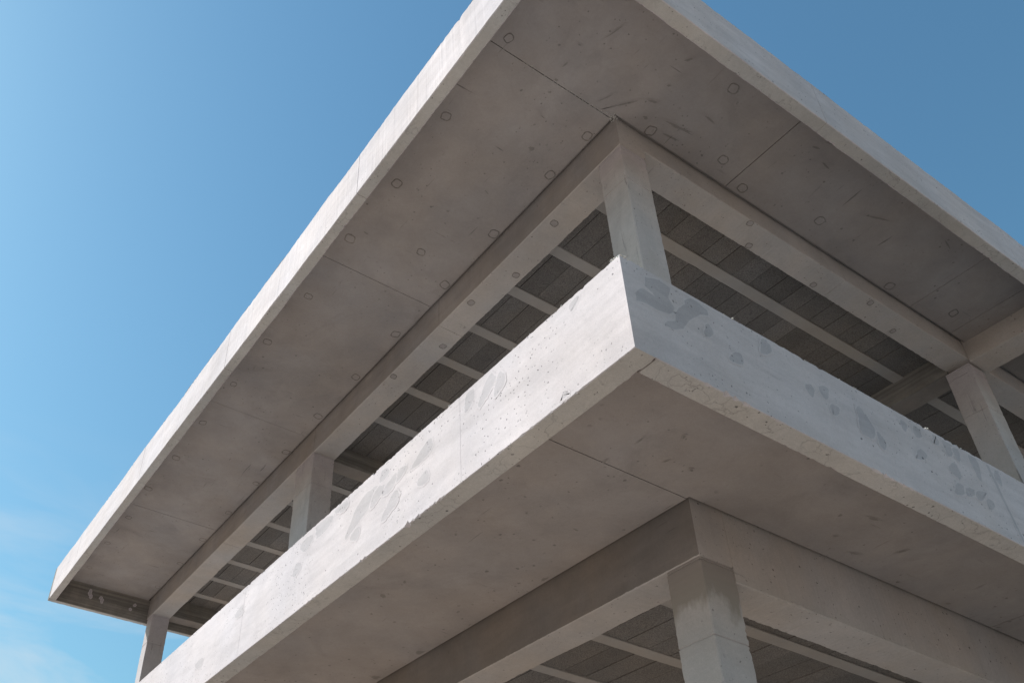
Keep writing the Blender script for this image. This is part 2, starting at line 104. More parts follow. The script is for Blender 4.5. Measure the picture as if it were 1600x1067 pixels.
FLOOR_SCUFFS = [[(-0.021, 1.287), (-0.011, 1.306), (-0.011, 1.33), (-0.041, 1.331), (-0.072, 1.346), (-0.087, 1.317), (-0.092, 1.295), (-0.081, 1.278), (-0.067, 1.255), (-0.035, 1.263)], [(-0.007, 2.19), (0.001, 2.212), (-0.004, 2.236), (-0.023, 2.254), (-0.049, 2.248), (-0.06, 2.228), (-0.072, 2.211), (-0.06, 2.195), (-0.045, 2.188), (-0.027, 2.179)], [(-0.03, 2.855), (-0.034, 2.888), (-0.039, 2.914), (-0.059, 2.931), (-0.09, 2.939), (-0.113, 2.914), (-0.125, 2.882), (-0.119, 2.848), (-0.088, 2.839), (-0.057, 2.83)], [(-0.057, 3.517), (-0.07, 3.55), (-0.061, 3.584), (-0.09, 3.599), (-0.115, 3.583), (-0.138, 3.574), (-0.148, 3.548), (-0.143, 3.515), (-0.112, 3.509), (-0.086, 3.504)], [(-0.839, 2.187), (-0.838, 2.205), (-0.848, 2.218), (-0.87, 2.209), (-0.89, 2.199), (-0.895, 2.182), (-0.905, 2.163), (-0.896, 2.152), (-0.875, 2.156), (-0.855, 2.167)], [(-0.852, 1.898), (-0.843, 1.909), (-0.844, 1.922), (-0.853, 1.928), (-0.865, 1.921), (-0.875, 1.914), (-0.875, 1.901), (-0.879, 1.888), (-0.87, 1.882), (-0.859, 1.89)], [(-0.941, 1.145), (-0.935, 1.152), (-0.935, 1.161), (-0.94, 1.167), (-0.949, 1.162), (-0.953, 1.154), (-0.962, 1.146), (-0.956, 1.141), (-0.955, 1.132), (-0.946, 1.139)], [(-0.724, 0.674), (-0.717, 0.682), (-0.722, 0.686), (-0.725, 0.688), (-0.731, 0.689), (-0.739, 0.684), (-0.745, 0.675), (-0.744, 0.667), (-0.74, 0.662), (-0.731, 0.667)], [(-0.258, 2.06), (-0.256, 2.076), (-0.254, 2.086), (-0.255, 2.098), (-0.261, 2.099), (-0.269, 2.101), (-0.275, 2.089), (-0.276, 2.076), (-0.275, 2.062), (-0.267, 2.06)], [(-0.318, 0.657), (-0.319, 0.66), (-0.326, 0.665), (-0.345, 0.665), (-0.355, 0.661), (-0.37, 0.658), (-0.369, 0.653), (-0.352, 0.651), (-0.336, 0.65), (-0.325, 0.654)], [(-0.523, -0.473), (-0.516, -0.468), (-0.51, -0.458), (-0.511, -0.449), (-0.507, -0.434), (-0.515, -0.437), (-0.521, -0.443), (-0.529, -0.452), (-0.531, -0.464), (-0.529, -0.471)], [(-0.235, -0.257), (-0.235, -0.249), (-0.231, -0.24), (-0.237, -0.237), (-0.246, -0.235), (-0.257, -0.242), (-0.258, -0.251), (-0.26, -0.259), (-0.253, -0.26), (-0.246, -0.261)], [(-0.42, -0.25), (-0.417, -0.244), (-0.421, -0.231), (-0.425, -0.221), (-0.429, -0.215), (-0.434, -0.21), (-0.438, -0.213), (-0.433, -0.227), (-0.431, -0.239), (-0.426, -0.24)], [(-0.696, -0.314), (-0.693, -0.309), (-0.69, -0.297), (-0.691, -0.28), (-0.692, -0.267), (-0.695, -0.258), (-0.697, -0.273), (-0.701, -0.282), (-0.699, -0.299), (-0.699, -0.315)], [(-1.044, 0.703), (-1.042, 0.709), (-1.04, 0.717), (-1.046, 0.72), (-1.053, 0.718), (-1.059, 0.713), (-1.063, 0.705), (-1.06, 0.7), (-1.056, 0.697), (-1.05, 0.695)], [(1.436, -0.18), (1.428, -0.173), (1.411, -0.164), (1.377, -0.154), (1.344, -0.147), (1.346, -0.153), (1.337, -0.156), (1.36, -0.166), (1.395, -0.177), (1.416, -0.178)], [(1.107, -0.25), (1.115, -0.247), (1.103, -0.238), (1.096, -0.227), (1.081, -0.223), (1.079, -0.23), (1.077, -0.235), (1.077, -0.242), (1.09, -0.248), (1.099, -0.249)], [(2.592, -0.103), (2.59, -0.093), (2.589, -0.084), (2.573, -0.078), (2.561, -0.073), (2.549, -0.072), (2.554, -0.082), (2.556, -0.089), (2.564, -0.099), (2.58, -0.105)], [(3.272, -0.089), (3.265, -0.077), (3.266, -0.068), (3.254, -0.058), (3.239, -0.056), (3.225, -0.056), (3.228, -0.066), (3.233, -0.074), (3.242, -0.08), (3.253, -0.083)], [(1.634, -0.398), (1.636, -0.388), (1.633, -0.368), (1.623, -0.349), (1.616, -0.335), (1.61, -0.331), (1.602, -0.328), (1.605, -0.352), (1.616, -0.38), (1.625, -0.385)], [(1.135, -0.52), (1.157, -0.516), (1.127, -0.504), (1.101, -0.493), (1.078, -0.494), (1.06, -0.496), (1.06, -0.504), (1.079, -0.514), (1.105, -0.524), (1.123, -0.522)], [(-0.72, -0.053), (-0.714, -0.047), (-0.713, -0.03), (-0.712, -0.017), (-0.714, -0.004), (-0.719, -0.006), (-0.723, -0.015), (-0.726, -0.025), (-0.727, -0.039), (-0.723, -0.042)]]

# ------------------------------------------------------------------ dimensions (metres)
XF, XFS, YF, YFS, YE, YES = -1.62, -1.511, -1.124, -1.012, 11.533, 11.436     # roof edge, its inner face
ZFB, ZFT, ZS = 8.183, 8.747, 8.599                                           # roof edge bottom/top, soffit
XP, XPS, YP, YPS, ZPB, ZPT, ZLS = -1.616, -1.485, -1.133, -1.014, 4.29, 4.874, 4.674   # the floor slab
ZB2, ZB3, ZLB2, ZLB3 = 8.252, 8.372, 4.298, 4.203                            # beam undersides
XM = 10.95                                                                   # right-hand end of the building

# ------------------------------------------------------------------ materials
def concrete(name, col, blotch=0.16, grain=0.10, pits=0.5, pit_scale=26, boards=None, cracks=0.0,
             scratches=0.4, warm=0.05, bump=0.25, stain=0.0, rough=0.88, rnd=0.0, soak=None, rim=None, lift=None, coarse=0.0, dense=0.0, smear=0.0, streaks=0.0):
    m = bpy.data.materials.new(name)
    m.use_nodes = True
    t = m.node_tree
    for n in list(t.nodes):
        t.nodes.remove(n)
    N = t.nodes.new
    K = t.links.new
    out = N("ShaderNodeOutputMaterial")
    b = N("ShaderNodeBsdfPrincipled")
    b.inputs['Roughness'].default_value = rough
    b.inputs['Specular IOR Level'].default_value = 0.25
    K(b.outputs[0], out.inputs['Surface'])
    geo = N("ShaderNodeNewGeometry")
    pos = geo.outputs['Position']

    def mapped(scale, rot=(0, 0, 0)):
        q = N("ShaderNodeMapping")
        q.inputs['Scale'].default_value = scale
        q.inputs['Rotation'].default_value = rot
        K(pos, q.inputs['Vector'])
        return q.outputs[0]

    def tex(scale, detail=6, rgh=0.6, vec=None, dist=0.0):
        q = N("ShaderNodeTexNoise")
        q.inputs['Scale'].default_value = scale
        q.inputs['Detail'].default_value = detail
        q.inputs['Roughness'].default_value = rgh
        q.inputs['Distortion'].default_value = dist
        K(vec or pos, q.inputs['Vector'])
        return q.outputs['Fac']

    def rng(v, a, c, lo, hi):
        q = N("ShaderNodeMapRange")
        for i, x in zip((1, 2, 3, 4), (a, c, lo, hi)):
            q.inputs[i].default_value = x
        K(v, q.inputs[0])
        return q.outputs[0]

    def mth(op, a, c):
        q = N("ShaderNodeMath"); q.operation = op
        for i, x in enumerate((a, c)):
            if isinstance(x, (int, float)):
                q.inputs[i].default_value = x
            else:
                K(x, q.inputs[i])
        return q.outputs[0]

    def mix(f, a, c, mode='MIX'):
        q = N("ShaderNodeMix"); q.data_type = 'RGBA'; q.blend_type = mode
        for k, x in (('Factor', f), ('A', a), ('B', c)):
            if isinstance(x, (int, float)):
                q.inputs[k].default_value = x
            elif isinstance(x, tuple):
                q.inputs[k].default_value = x + (1,) * (4 - len(x))
            else:
                K(x, q.inputs[k])
        return q.outputs['Result']

    big = tex(0.55, 7, 0.62, None, 0.6)
    mid = tex(3.2, 7, 0.66, None, 0.4)
    fine = tex(38, 5, 0.7)
    grit = tex(170, 2, 0.6)
    v = rng(big, 0.30, 0.70, 1 - blotch, 1 + blotch)
    v = mth('MULTIPLY', v, rng(mid, 0.30, 0.70, 1 - blotch * 0.6, 1 + blotch * 0.6))
    v = mth('MULTIPLY', v, rng(fine, 0.30, 0.70, 1 - grain * 0.6, 1 + grain * 0.6))
    v = mth('MULTIPLY', v, rng(grit, 0.30, 0.70, 1 - grain, 1 + grain))
    heights = [(mth('ADD', mth('MULTIPLY', fine, 0.6), mth('MULTIPLY', grit, 0.5)), 0.0025)]
    if boards:                                        # marks of sawn boards
        bm_ = tex(1.0, 4, 0.6, mapped(boards), 0.2)
        v = mth('MULTIPLY', v, rng(bm_, 0.35, 0.65, 0.72, 1.22))
        heights.append((bm_, 0.004))
    if coarse:                                        # open-pored aggregate
        cv = N("ShaderNodeTexVoronoi"); cv.inputs['Scale'].default_value = 85
        K(pos, cv.inputs['Vector'])
        v = mth('MULTIPLY', v, rng(cv.outputs['Distance'], 0.1, 0.8, 1 + coarse, 1 - coarse))
        heights.append((cv.outputs['Distance'], -0.006))
    if smear:                                         # trowel and formwork sweeps
        for rot, sc in (((0.5, 0.5, 0.0), (1.2, 1.2, 7)), ((0.9, 0.9, 0.3), (1.6, 1.6, 11))):
            sm_ = tex(1.0, 5, 0.6, mapped(sc, rot), 0.8)
            v = mth('MULTIPLY', v, rng(sm_, 0.35, 0.65, 1 - smear, 1 + smear))
    if rnd:
        oi = N("ShaderNodeObjectInfo")
        v = mth('MULTIPLY', v, rng(oi.outputs['Random'], 0, 1, 1 - rnd, 1 + rnd))
    hue = tex(0.9, 4, 0.6, mapped((1, 1, 1), (0.4, 0.9, 0.2)))
    c1 = tuple(x * k for x, k in zip(col, (1 + warm, 1.0, 1 - warm * 1.2)))
    c2 = tuple(x * k for x, k in zip(col, (1 - warm * 0.6, 1.0, 1 + warm * 0.8)))
    c = mix(rng(hue, 0.35, 0.65, 0, 1), c2, c1)
    vc = N("ShaderNodeCombineColor")
    for i in range(3):
        K(v, vc.inputs[i])
    c = mix(1.0, c, vc.outputs[0], 'MULTIPLY')
    if stain:                                         # darker clouded stains
        st = tex(1.3, 8, 0.7, mapped((1, 1, 0.6), (0.2, 0.3, 0.7)), 1.2)
        c = mix(rng(st, 0.56, 0.70, 0, stain), c, tuple(x * 0.55 for x in col))
    if scratches:                                     # short dark scuffs left by the formwork
        for rot, sc in (((0.0, 0.0, 0.5), (2.0, 26, 26)), ((0.0, 0.0, -0.4), (24, 1.8, 24)), ((0.3, 0.0, 1.2), (20, 2.2, 20))):
            sct = tex(1.0, 3, 0.5, mapped(sc, rot), 0.3)
            gate = tex(1.7, 3, 0.5, mapped((1, 1, 1), (rot[2], 1, rot[2])))
            f_ = mth('MULTIPLY', rng(sct, 0.70, 0.77, 0, 1), rng(gate, 0.49, 0.58, 0, scratches))
            c = mix(f_, c, tuple(x * 0.38 for x in col))
    if pits:                                          # blow holes
        pw = N("ShaderNodeTexNoise"); pw.inputs['Scale'].default_value = 45; pw.inputs['Detail'].default_value = 2
        K(pos, pw.inputs['Vector'])
        pv = N("ShaderNodeVectorMath"); pv.operation = 'MULTIPLY_ADD'
        K(pw.outputs['Color'], pv.inputs[0]); pv.inputs[1].default_value = (0.022, 0.022, 0.022); K(pos, pv.inputs[2])
        for psc, thr, cut in ((pit_scale, 0.19, 0.80 - dense), (pit_scale * 2.1, 0.24, 0.84 - dense)):
            vo = N("ShaderNodeTexVoronoi"); vo.inputs['Scale'].default_value = psc
            K(pv.outputs[0], vo.inputs['Vector'])
            sp = N("ShaderNodeSeparateColor"); K(vo.outputs['Color'], sp.inputs[0])
            gate = tex(1.9, 3, 0.6, mapped((1, 1, 1), (psc, 0.3, 0.8)))
            f_ = mth('MULTIPLY', rng(vo.outputs['Distance'], thr, thr * 0.6, 0, 1), rng(sp.outputs[0], cut, cut + 0.02, 0, 1))
            f_ = mth('MULTIPLY', f_, rng(gate, 0.44, 0.56, 0.10, 1.0))
            f_ = mth('MULTIPLY', f_, pits)
            c = mix(f_, c, tuple(x * 0.22 for x in col))
            heights.append((f_, -0.004))
    if streaks:                                       # dark broken runs down the faces
        sk = tex(1.0, 6, 0.65, mapped((16, 16, 1.4)), 0.5)
        gate = tex(2.4, 3, 0.6, mapped((1, 1, 1), (0.2, 0.3, 0.8)))
        f_ = mth('MULTIPLY', rng(sk, 0.60, 0.67, 0, 1), rng(gate, 0.46, 0.56, 0, streaks))
        c = mix(f_, c, tuple(x * 0.4 for x in col))
    if cracks:                                        # wandering hair cracks and lifted skin
        wob = N("ShaderNodeTexNoise"); wob.inputs['Scale'].default_value = 6; wob.inputs['Detail'].default_value = 5
        K(pos, wob.inputs['Vector'])
        sm = N("ShaderNodeVectorMath"); sm.operation = 'MULTIPLY_ADD'
        K(wob.outputs['Color'], sm.inputs[0]); sm.inputs[1].default_value = (0.35, 0.35, 0.35); K(pos, sm.inputs[2])
        ce = N("ShaderNodeTexVoronoi"); ce.feature = 'DISTANCE_TO_EDGE'; ce.inputs['Scale'].default_value = 4.2
        K(sm.outputs[0], ce.inputs['Vector'])
        gate = tex(1.5, 3, 0.6, mapped((1, 1, 1), (1, 0.3, 0.8)))
        f_ = mth('MULTIPLY', rng(ce.outputs['Distance'], 0.022, 0.006, 0, 1), rng(gate, 0.44, 0.54, 0, cracks))
        c = mix(f_, c, tuple(x * 0.42 for x in col))
        heights.append((f_, -0.003))
        bl = tex(9, 5, 0.7, None, 1.0)
        c = mix(rng(bl, 0.60, 0.66, 0, cracks * 0.5), c, tuple(x * 0.6 for x in col))
    if lift:                                          # paler cement wash below a wavy tide line at height lift
        sz = N("ShaderNodeSeparateXYZ"); K(pos, sz.inputs[0])
        tide = mth('ADD', sz.outputs['Z'], mth('MULTIPLY', tex(2.6, 5, 0.55, mapped((1.6, 1.6, 0.7))), 0.75))
        c = mix(rng(tide, lift + 0.375 - 0.045, lift + 0.375 + 0.045, 0, 0.9), c, (0.285, 0.255, 0.23))
    if soak:                                          # a mark whose strength is the mesh attribute 'soak'
        at = N("ShaderNodeAttribute"); at.attribute_name = "soak"
        sf = at.outputs['Fac']
        nz = mth('MULTIPLY', mth('SUBTRACT', tex(60, 4, 0.65), 0.5), 0.9)
        sm_ = mth('ADD', sf, mth('MULTIPLY', nz, mth('MULTIPLY', sf, mth('SUBTRACT', 1.25, sf))))
        if rim:
            rf = rng(mth('ABSOLUTE', mth('SUBTRACT', sf, 0.35), 0), 0.0, 0.3, 0.45, 0.0)
            c = mix(rf, c, rim)
        pk = tuple(x / y for x, y in zip(soak, col))
        c = mix(rng(sm_, 0.42, 0.68, 0, 0.92), c, mix(1.0, c, pk, 'MULTIPLY'))
    K(c, b.inputs['Base Color'])
    h = None
    for sig, k in heights:
        s_ = mth('MULTIPLY', sig, k)
        h = s_ if h is None else mth('ADD', h, s_)
    bp = N("ShaderNodeBump"); bp.inputs['Strength'].default_value = bump; bp.inputs['Distance'].default_value = 1.0
    K(h, bp.inputs['Height']); K(bp.outputs[0], b.inputs['Normal'])
    return m

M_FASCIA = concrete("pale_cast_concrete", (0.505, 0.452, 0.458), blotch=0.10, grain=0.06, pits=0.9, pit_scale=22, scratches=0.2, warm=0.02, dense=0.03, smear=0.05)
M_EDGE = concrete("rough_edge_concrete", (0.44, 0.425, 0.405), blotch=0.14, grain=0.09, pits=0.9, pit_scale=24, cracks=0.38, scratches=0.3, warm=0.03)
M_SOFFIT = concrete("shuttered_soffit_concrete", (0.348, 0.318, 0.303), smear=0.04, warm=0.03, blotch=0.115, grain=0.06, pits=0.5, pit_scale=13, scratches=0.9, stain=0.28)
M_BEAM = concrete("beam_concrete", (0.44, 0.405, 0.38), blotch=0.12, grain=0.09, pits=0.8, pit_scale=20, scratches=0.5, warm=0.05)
M_BEAM_SHADE = concrete("shade_toned_beam_side", (0.315, 0.285, 0.265), blotch=0.14, grain=0.06, pits=0.6, pit_scale=18, scratches=0.5, stain=0.2, smear=0.04)  # beam concrete darkened: shade on the upper left beam's outer face put into colour
M_BEAM_SHADE_LOW = concrete("deep_shade_toned_beam_side", (0.235, 0.21, 0.19), blotch=0.14, grain=0.06, pits=0.6, pit_scale=18, scratches=0.5, stain=0.2, smear=0.04)  # deeper painted shade for the outer face of the lower left beam
M_COLUMN = concrete("column_concrete", (0.425, 0.388, 0.392), streaks=0.8, blotch=0.15, grain=0.08, pits=0.7, pit_scale=20, scratches=0.8, warm=0.03, stain=0.3)
M_COLUMN_LOW = concrete("stained_column_concrete", (0.435, 0.40, 0.40), blotch=0.12, grain=0.08, pits=0.7, pit_scale=20, scratches=0.4, warm=0.03, lift=3.98)
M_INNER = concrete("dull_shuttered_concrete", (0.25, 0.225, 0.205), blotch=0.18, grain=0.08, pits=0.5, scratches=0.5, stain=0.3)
M_JOIST = concrete("joist_concrete", (0.385, 0.355, 0.33), blotch=0.10, grain=0.06, pits=0.3, scratches=0.2)
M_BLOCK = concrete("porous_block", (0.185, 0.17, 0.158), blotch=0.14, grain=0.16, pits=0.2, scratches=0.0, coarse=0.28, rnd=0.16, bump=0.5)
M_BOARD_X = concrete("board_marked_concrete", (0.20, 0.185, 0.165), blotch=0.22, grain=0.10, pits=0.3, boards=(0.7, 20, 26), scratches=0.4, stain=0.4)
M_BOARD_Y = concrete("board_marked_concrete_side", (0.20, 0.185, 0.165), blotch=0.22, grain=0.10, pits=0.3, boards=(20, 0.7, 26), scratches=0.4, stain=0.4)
M_SEAM = concrete("dark_form_seam", (0.225, 0.205, 0.19), blotch=0.3, grain=0.2, pits=0, scratches=0)
M_PATCH = concrete("cast_concrete_grey_stain", (0.505, 0.452, 0.458), soak=(0.39, 0.358, 0.37), rim=(0.53, 0.48, 0.485), blotch=0.10, grain=0.06, pits=0.9, pit_scale=22, scratches=0.2, warm=0.02, dense=0.03, smear=0.05)
M_PATCH_SUN = concrete("cast_concrete_pale_stain", (0.505, 0.452, 0.458), soak=(0.405, 0.368, 0.375), rim=(0.515, 0.463, 0.468), blotch=0.10, grain=0.06, pits=0.9, pit_scale=22, scratches=0.2, warm=0.02, dense=0.03, smear=0.05)
M_SCUFF = concrete("soffit_concrete_scuff", (0.348, 0.318, 0.303), soak=(0.235, 0.215, 0.20), smear=0.04, warm=0.03, blotch=0.115, grain=0.06, pits=0.5, pit_scale=13, scratches=0.9, stain=0.28)
M_CRUMB = concrete("mortar_crumb", (0.50, 0.48, 0.45), blotch=0.2, grain=0.2, pits=0, scratches=0)
M_FELT = concrete("dark_roofing_felt", (0.05, 0.05, 0.052), blotch=0.3, grain=0.2, pits=0, scratches=0)
M_GROUND = concrete("sandy_ground", (0.37, 0.305, 0.26), blotch=0.25, grain=0.2, pits=0, scratches=0, coarse=0.15)

# ------------------------------------------------------------------ mesh helpers
def link(name, me, mats, parent=None, origin=None):
    if origin is not None:
        o_ = Vector(origin)
        me.transform(Matrix.Translation(-o_))
    for m in (mats if isinstance(mats, (list, tuple)) else [mats]):
        me.materials.append(m)
    ob = bpy.data.objects.new(name, me)
    COL.objects.link(ob)
    if origin is not None:
        ob.location = o_
    if parent is not None:
        ob.parent = parent
        pw = parent_world(parent)
        ob.location = Vector(ob.location) - pw
    return ob

def parent_world(p):
    v = Vector((0, 0, 0))
    while p is not None:
        v += Vector(p.location)
        p = p.parent
    return v

def mesh(name, vs, fs, mi=None):
    me = bpy.data.meshes.new(name)
    me.from_pydata(vs, [], fs)
    if mi:
        me.polygons.foreach_set('material_index', mi)
    me.update()
    return me

def box_data(x0, x1, y0, y1, z0, z1, vs, fs):
    b = len(vs)
    vs += [(x0, y0, z0), (x1, y0, z0), (x1, y1, z0), (x0, y1, z0), (x0, y0, z1), (x1, y0, z1), (x1, y1, z1), (x0, y1, z1)]
    fs += [tuple(b + i for i in f) for f in ((3, 2, 1, 0), (4, 5, 6, 7), (0, 1, 5, 4), (1, 2, 6, 5), (2, 3, 7, 6), (3, 0, 4, 7))]

def box(name, x0, x1, y0, y1, z0, z1, m, parent):
    vs, fs = [], []
    box_data(x0, x1, y0, y1, z0, z1, vs, fs)
    return link(name, mesh(name, vs, fs), m, parent, ((x0 + x1) / 2, (y0 + y1) / 2, (z0 + z1) / 2))

def prism(name, pts, z0, z1, m, parent):
    n = len(pts)
    vs = [(x, y, z0) for x, y in pts] + [(x, y, z1) for x, y in pts]
    fs = [tuple(range(n - 1, -1, -1)), tuple(range(n, 2 * n))] + [(i, (i + 1) % n, n + (i + 1) % n, n + i) for i in range(n)]
    return link(name, mesh(name, vs, fs), m, parent, (pts[0][0], pts[0][1], z0))

def bar(name, axis, a0, a1, u, v, m, parent, chip=0.004, bev=0.006, wave=0.002, joints=(), step=0.022, groove=0.006,
        corner_chip=None, face_mats=None, gdepth=None, cap_mat=0):
    gd = groove * 1.3 if gdepth is None else gdepth
    """A cast bar: rectangle u x v swept along an axis, its arrises worn and chipped, with sunk joints.
    axis x: u = y range, v = z range; axis y: u = x range, v = z range; axis z: u = x range, v = y range."""
    st = []
    n = max(2, int((a1 - a0) / step))
    for i in range(n + 1):
        st.append((a0 + (a1 - a0) * i / n, 0.0))
    for j in joints:
        st = [s_ for s_ in st if abs(s_[0] - j) > groove * 2.2]
        st += [(j - groove, 0.0), (j - groove * 0.4, gd), (j + groove * 0.4, gd), (j + groove, 0.0)]
    st.sort()
    (u0, u1), (v0, v1) = u, v
    corners = ((u0, v0, 1, 1), (u1, v0, -1, 1), (u1, v1, -1, -1), (u0, v1, 1, -1))
    def P(a, uu, vv):
        return (a, uu, vv) if axis == 'x' else ((uu, a, vv) if axis == 'y' else (uu, vv, a))
    vs, fs, mi = [], [], []
    for a, ins in st:
        for ci, (cu, cv, su, sv) in enumerate(corners):
            q = Vector(P(a, cu, cv))
            k = chip if corner_chip is None else corner_chip[ci]
            k *= max(0.15, min(1.5, 0.45 + 2.2 * noise.noise(q * 1.7 + Vector((ci, 5, 2)))))
            s1 = noise.noise(q * 33.0)
            s2 = noise.noise(q * 90.0 + Vector((3, 1, 7)))
            s3 = noise.noise(q * 2.2 + Vector((9, 4, 2)))
            w = wave * s3 + wave * 0.5 * s1
            c1 = bev + k * max(0.0, s1 + 0.25 * s2) * 1.6 + k * 0.5 * max(0.0, s2)
            c2 = bev + k * max(0.0, s1 - 0.25 * s2) * 1.6 + k * 0.5 * max(0.0, -s2)
            p1 = (cu + su * (ins + w), cv + sv * (c1 + ins + w))
            p2 = (cu + su * (c2 + ins + w), cv + sv * (ins + w))
            if ci in (1, 3):
                p1, p2 = p2, p1
            # order round the section: corner 0: side point then bottom point ...
            for pu, pv in (p1, p2):
                vs.append(P(a, pu, pv))
    m8 = 8
    for i in range(len(st) - 1):
        for k in range(m8):
            A, B = i * m8 + k, i * m8 + (k + 1) % m8
            f = (A, B, B + m8, A + m8)
            if axis == 'y':
                f = f[::-1]
            fs.append(f)
            # faces: 1 = v0 side, 3 = u1 side, 5 = v1 side, 7 = u0 side, even = arris
            mi.append(face_mats.get(k, 0) if face_mats else 0)
    cap0, cap1 = tuple(range(m8)), tuple(range((len(st) - 1) * m8, len(st) * m8))
    if axis == 'y':
        cap0, cap1 = cap0[::-1], cap1[::-1]
    fs += [cap0, cap1[::-1]]
    mi += [cap_mat, cap_mat]
    ob = link(name, mesh(name, vs, fs, mi), m, parent, P((a0 + a1) / 2, (u0 + u1) / 2, (v0 + v1) / 2))
    return ob

def copy_part(o, loc, parent, rz=0.0, name=None):
    c = o.copy()
    COL.objects.link(c)
    c.parent = parent
    c.location = Vector(loc) - parent_world(parent)
    c.rotation_euler = (0, 0, rz)
    return c

# ------------------------------------------------------------------ ground
R = 1500.0
g = link("ground", mesh("ground", [(-R, -R, 0), (R, -R, 0), (R, R, 0), (-R, R, 0)], [(0, 1, 2, 3)]), M_GROUND)
g['kind'] = 'structure'

# ------------------------------------------------------------------ the building
B = bpy.data.objects.new("concrete_building", None)
COL.objects.link(B)
B.location = (0, 0, 0)
B['label'] = "unfinished bare concrete building with deep overhanging roof slab and balcony slab on square columns"
B['category'] = "building"

JY = [1.659, 4.555, 7.306, 10.1]

# ---- roof: slab core, its edge beams, soffit panels
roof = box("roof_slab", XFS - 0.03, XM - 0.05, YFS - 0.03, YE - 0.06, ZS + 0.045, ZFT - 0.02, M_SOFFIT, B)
bar("fascia", 'y', YF, YES, (XF, XFS), (ZFB, ZFT), [M_FASCIA, M_EDGE], roof, joints=JY, corner_chip=(0.007, 0.009, 0.006, 0.010), wave=0.005, groove=0.004, face_mats={1: 1})
bar("fascia", 'x', XFS, XM, (YF, YFS), (ZFB, ZFT), [M_FASCIA, M_EDGE], roof, joints=[1.225, 4.08, 6.95, 9.8], corner_chip=(0.006, 0.014, 0.006, 0.007), wave=0.004, groove=0.004, face_mats={1: 1})
rear = bar("fascia", 'x', XF, XM, (YES, YE), (ZFB, ZFT), [M_BOARD_X, M_EDGE], roof, corner_chip=(0.008, 0.008, 0.004, 0.004), wave=0.003, face_mats={1: 1})
bar("fascia", 'y', YFS, YES, (XM - 0.11, XM), (ZFB, ZFT), [M_FASCIA, M_EDGE], roof, face_mats={1: 1}, step=0.2)
GAP = 0.036
JP = 0.0027
def panel(x0, x1, y0, y1, z, parent, m=M_SOFFIT):
    dz = random.uniform(-0.0015, 0.0015)
    return box("soffit_panel", x0 + JP, x1 - JP, y0 + JP, y1 - JP, z + dz, z + 0.06, m, parent)
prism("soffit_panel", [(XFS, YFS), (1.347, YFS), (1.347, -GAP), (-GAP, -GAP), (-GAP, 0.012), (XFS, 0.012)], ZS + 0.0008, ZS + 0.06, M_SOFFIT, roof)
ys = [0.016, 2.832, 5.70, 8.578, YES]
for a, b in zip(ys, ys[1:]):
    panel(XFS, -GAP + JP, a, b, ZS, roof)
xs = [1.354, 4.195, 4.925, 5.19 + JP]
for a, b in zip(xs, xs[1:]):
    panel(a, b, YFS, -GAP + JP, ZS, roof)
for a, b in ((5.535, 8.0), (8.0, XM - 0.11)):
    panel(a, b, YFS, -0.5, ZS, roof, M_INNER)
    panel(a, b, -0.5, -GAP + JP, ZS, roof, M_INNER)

# ---- floor slab with the balcony edge
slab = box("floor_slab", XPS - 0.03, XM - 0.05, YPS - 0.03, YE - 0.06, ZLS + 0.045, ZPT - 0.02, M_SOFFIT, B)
bar("fascia", 'y', YP, YES, (XP, XPS), (ZPB, ZPT), [M_FASCIA, M_EDGE], slab, joints=[0.16, 3.0, 5.9, 8.75], corner_chip=(0.012, 0.006, 0.008, 0.011), wave=0.0, bev=0.003, groove=0.003, gdepth=0.001, step=0.011, face_mats={1: 1})
bar("fascia", 'x', XPS, XM, (YP, YPS), (ZPB, ZPT), [M_FASCIA, M_EDGE], slab, joints=[1.42, 4.2, 7.0, 9.8], corner_chip=(0.010, 0.006, 0.008, 0.011), wave=0.0, bev=0.003, groove=0.003, gdepth=0.001, step=0.011, face_mats={1: 1})
bar("fascia", 'x', XP, XM, (YES, YE), (ZPB, ZPT), [M_BOARD_X, M_EDGE], slab, step=0.1)
bar("fascia", 'y', YPS, YES, (XM - 0.11, XM), (ZPB, ZPT), M_FASCIA, slab, step=0.2)
JP = 0.0014
GAP = 0.034
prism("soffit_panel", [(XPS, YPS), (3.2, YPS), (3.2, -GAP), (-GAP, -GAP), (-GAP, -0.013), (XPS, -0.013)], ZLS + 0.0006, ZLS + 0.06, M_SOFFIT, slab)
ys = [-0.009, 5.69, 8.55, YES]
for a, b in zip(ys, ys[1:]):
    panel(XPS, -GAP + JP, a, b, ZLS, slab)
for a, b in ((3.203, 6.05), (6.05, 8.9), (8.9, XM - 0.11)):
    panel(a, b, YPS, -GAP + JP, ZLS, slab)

# ---- columns
def column(x0, x1, y0, y1, z0, z1, m, joints=(), chip=0.010):
    return bar("column", 'z', z0, z1, (x0, x1), (y0, y1), m, B, chip=chip, bev=0.006, wave=0.003, joints=list(joints) + [z1 - 0.018], groove=0.006, gdepth=0.0065, step=0.02)
CX = [(0.004, 0.30), (5.15, 5.445), (10.55, 10.85)]
CY = [(0.004, 0.276), (5.497, 5.96), (11.15, 11.395)]
for i, (x0, x1) in enumerate(CX):
    for j, (y0, y1) in enumerate(CY):
        if i and j:
            continue
        top = ZB2 if i == 0 else ZB3
        if i == 1:
            top = 8.305
        if (i, j) == (0, 0): jn = [7.815]
        elif (i, j) == (0, 2): jn = [7.75]
        elif (i, j) == (0, 1): jn = [7.80]
        else: jn = [7.70, 8.20]
        column(x0, x1, y0, y1, ZPT - 0.02, top - 0.002, M_COLUMN, jn)
        column(x0, x1, y0, y1, -0.1, (ZLB2 if i == 0 else ZLB3) - 0.002, M_COLUMN_LOW if (i, j) == (0, 0) else M_COLUMN, [3.80])

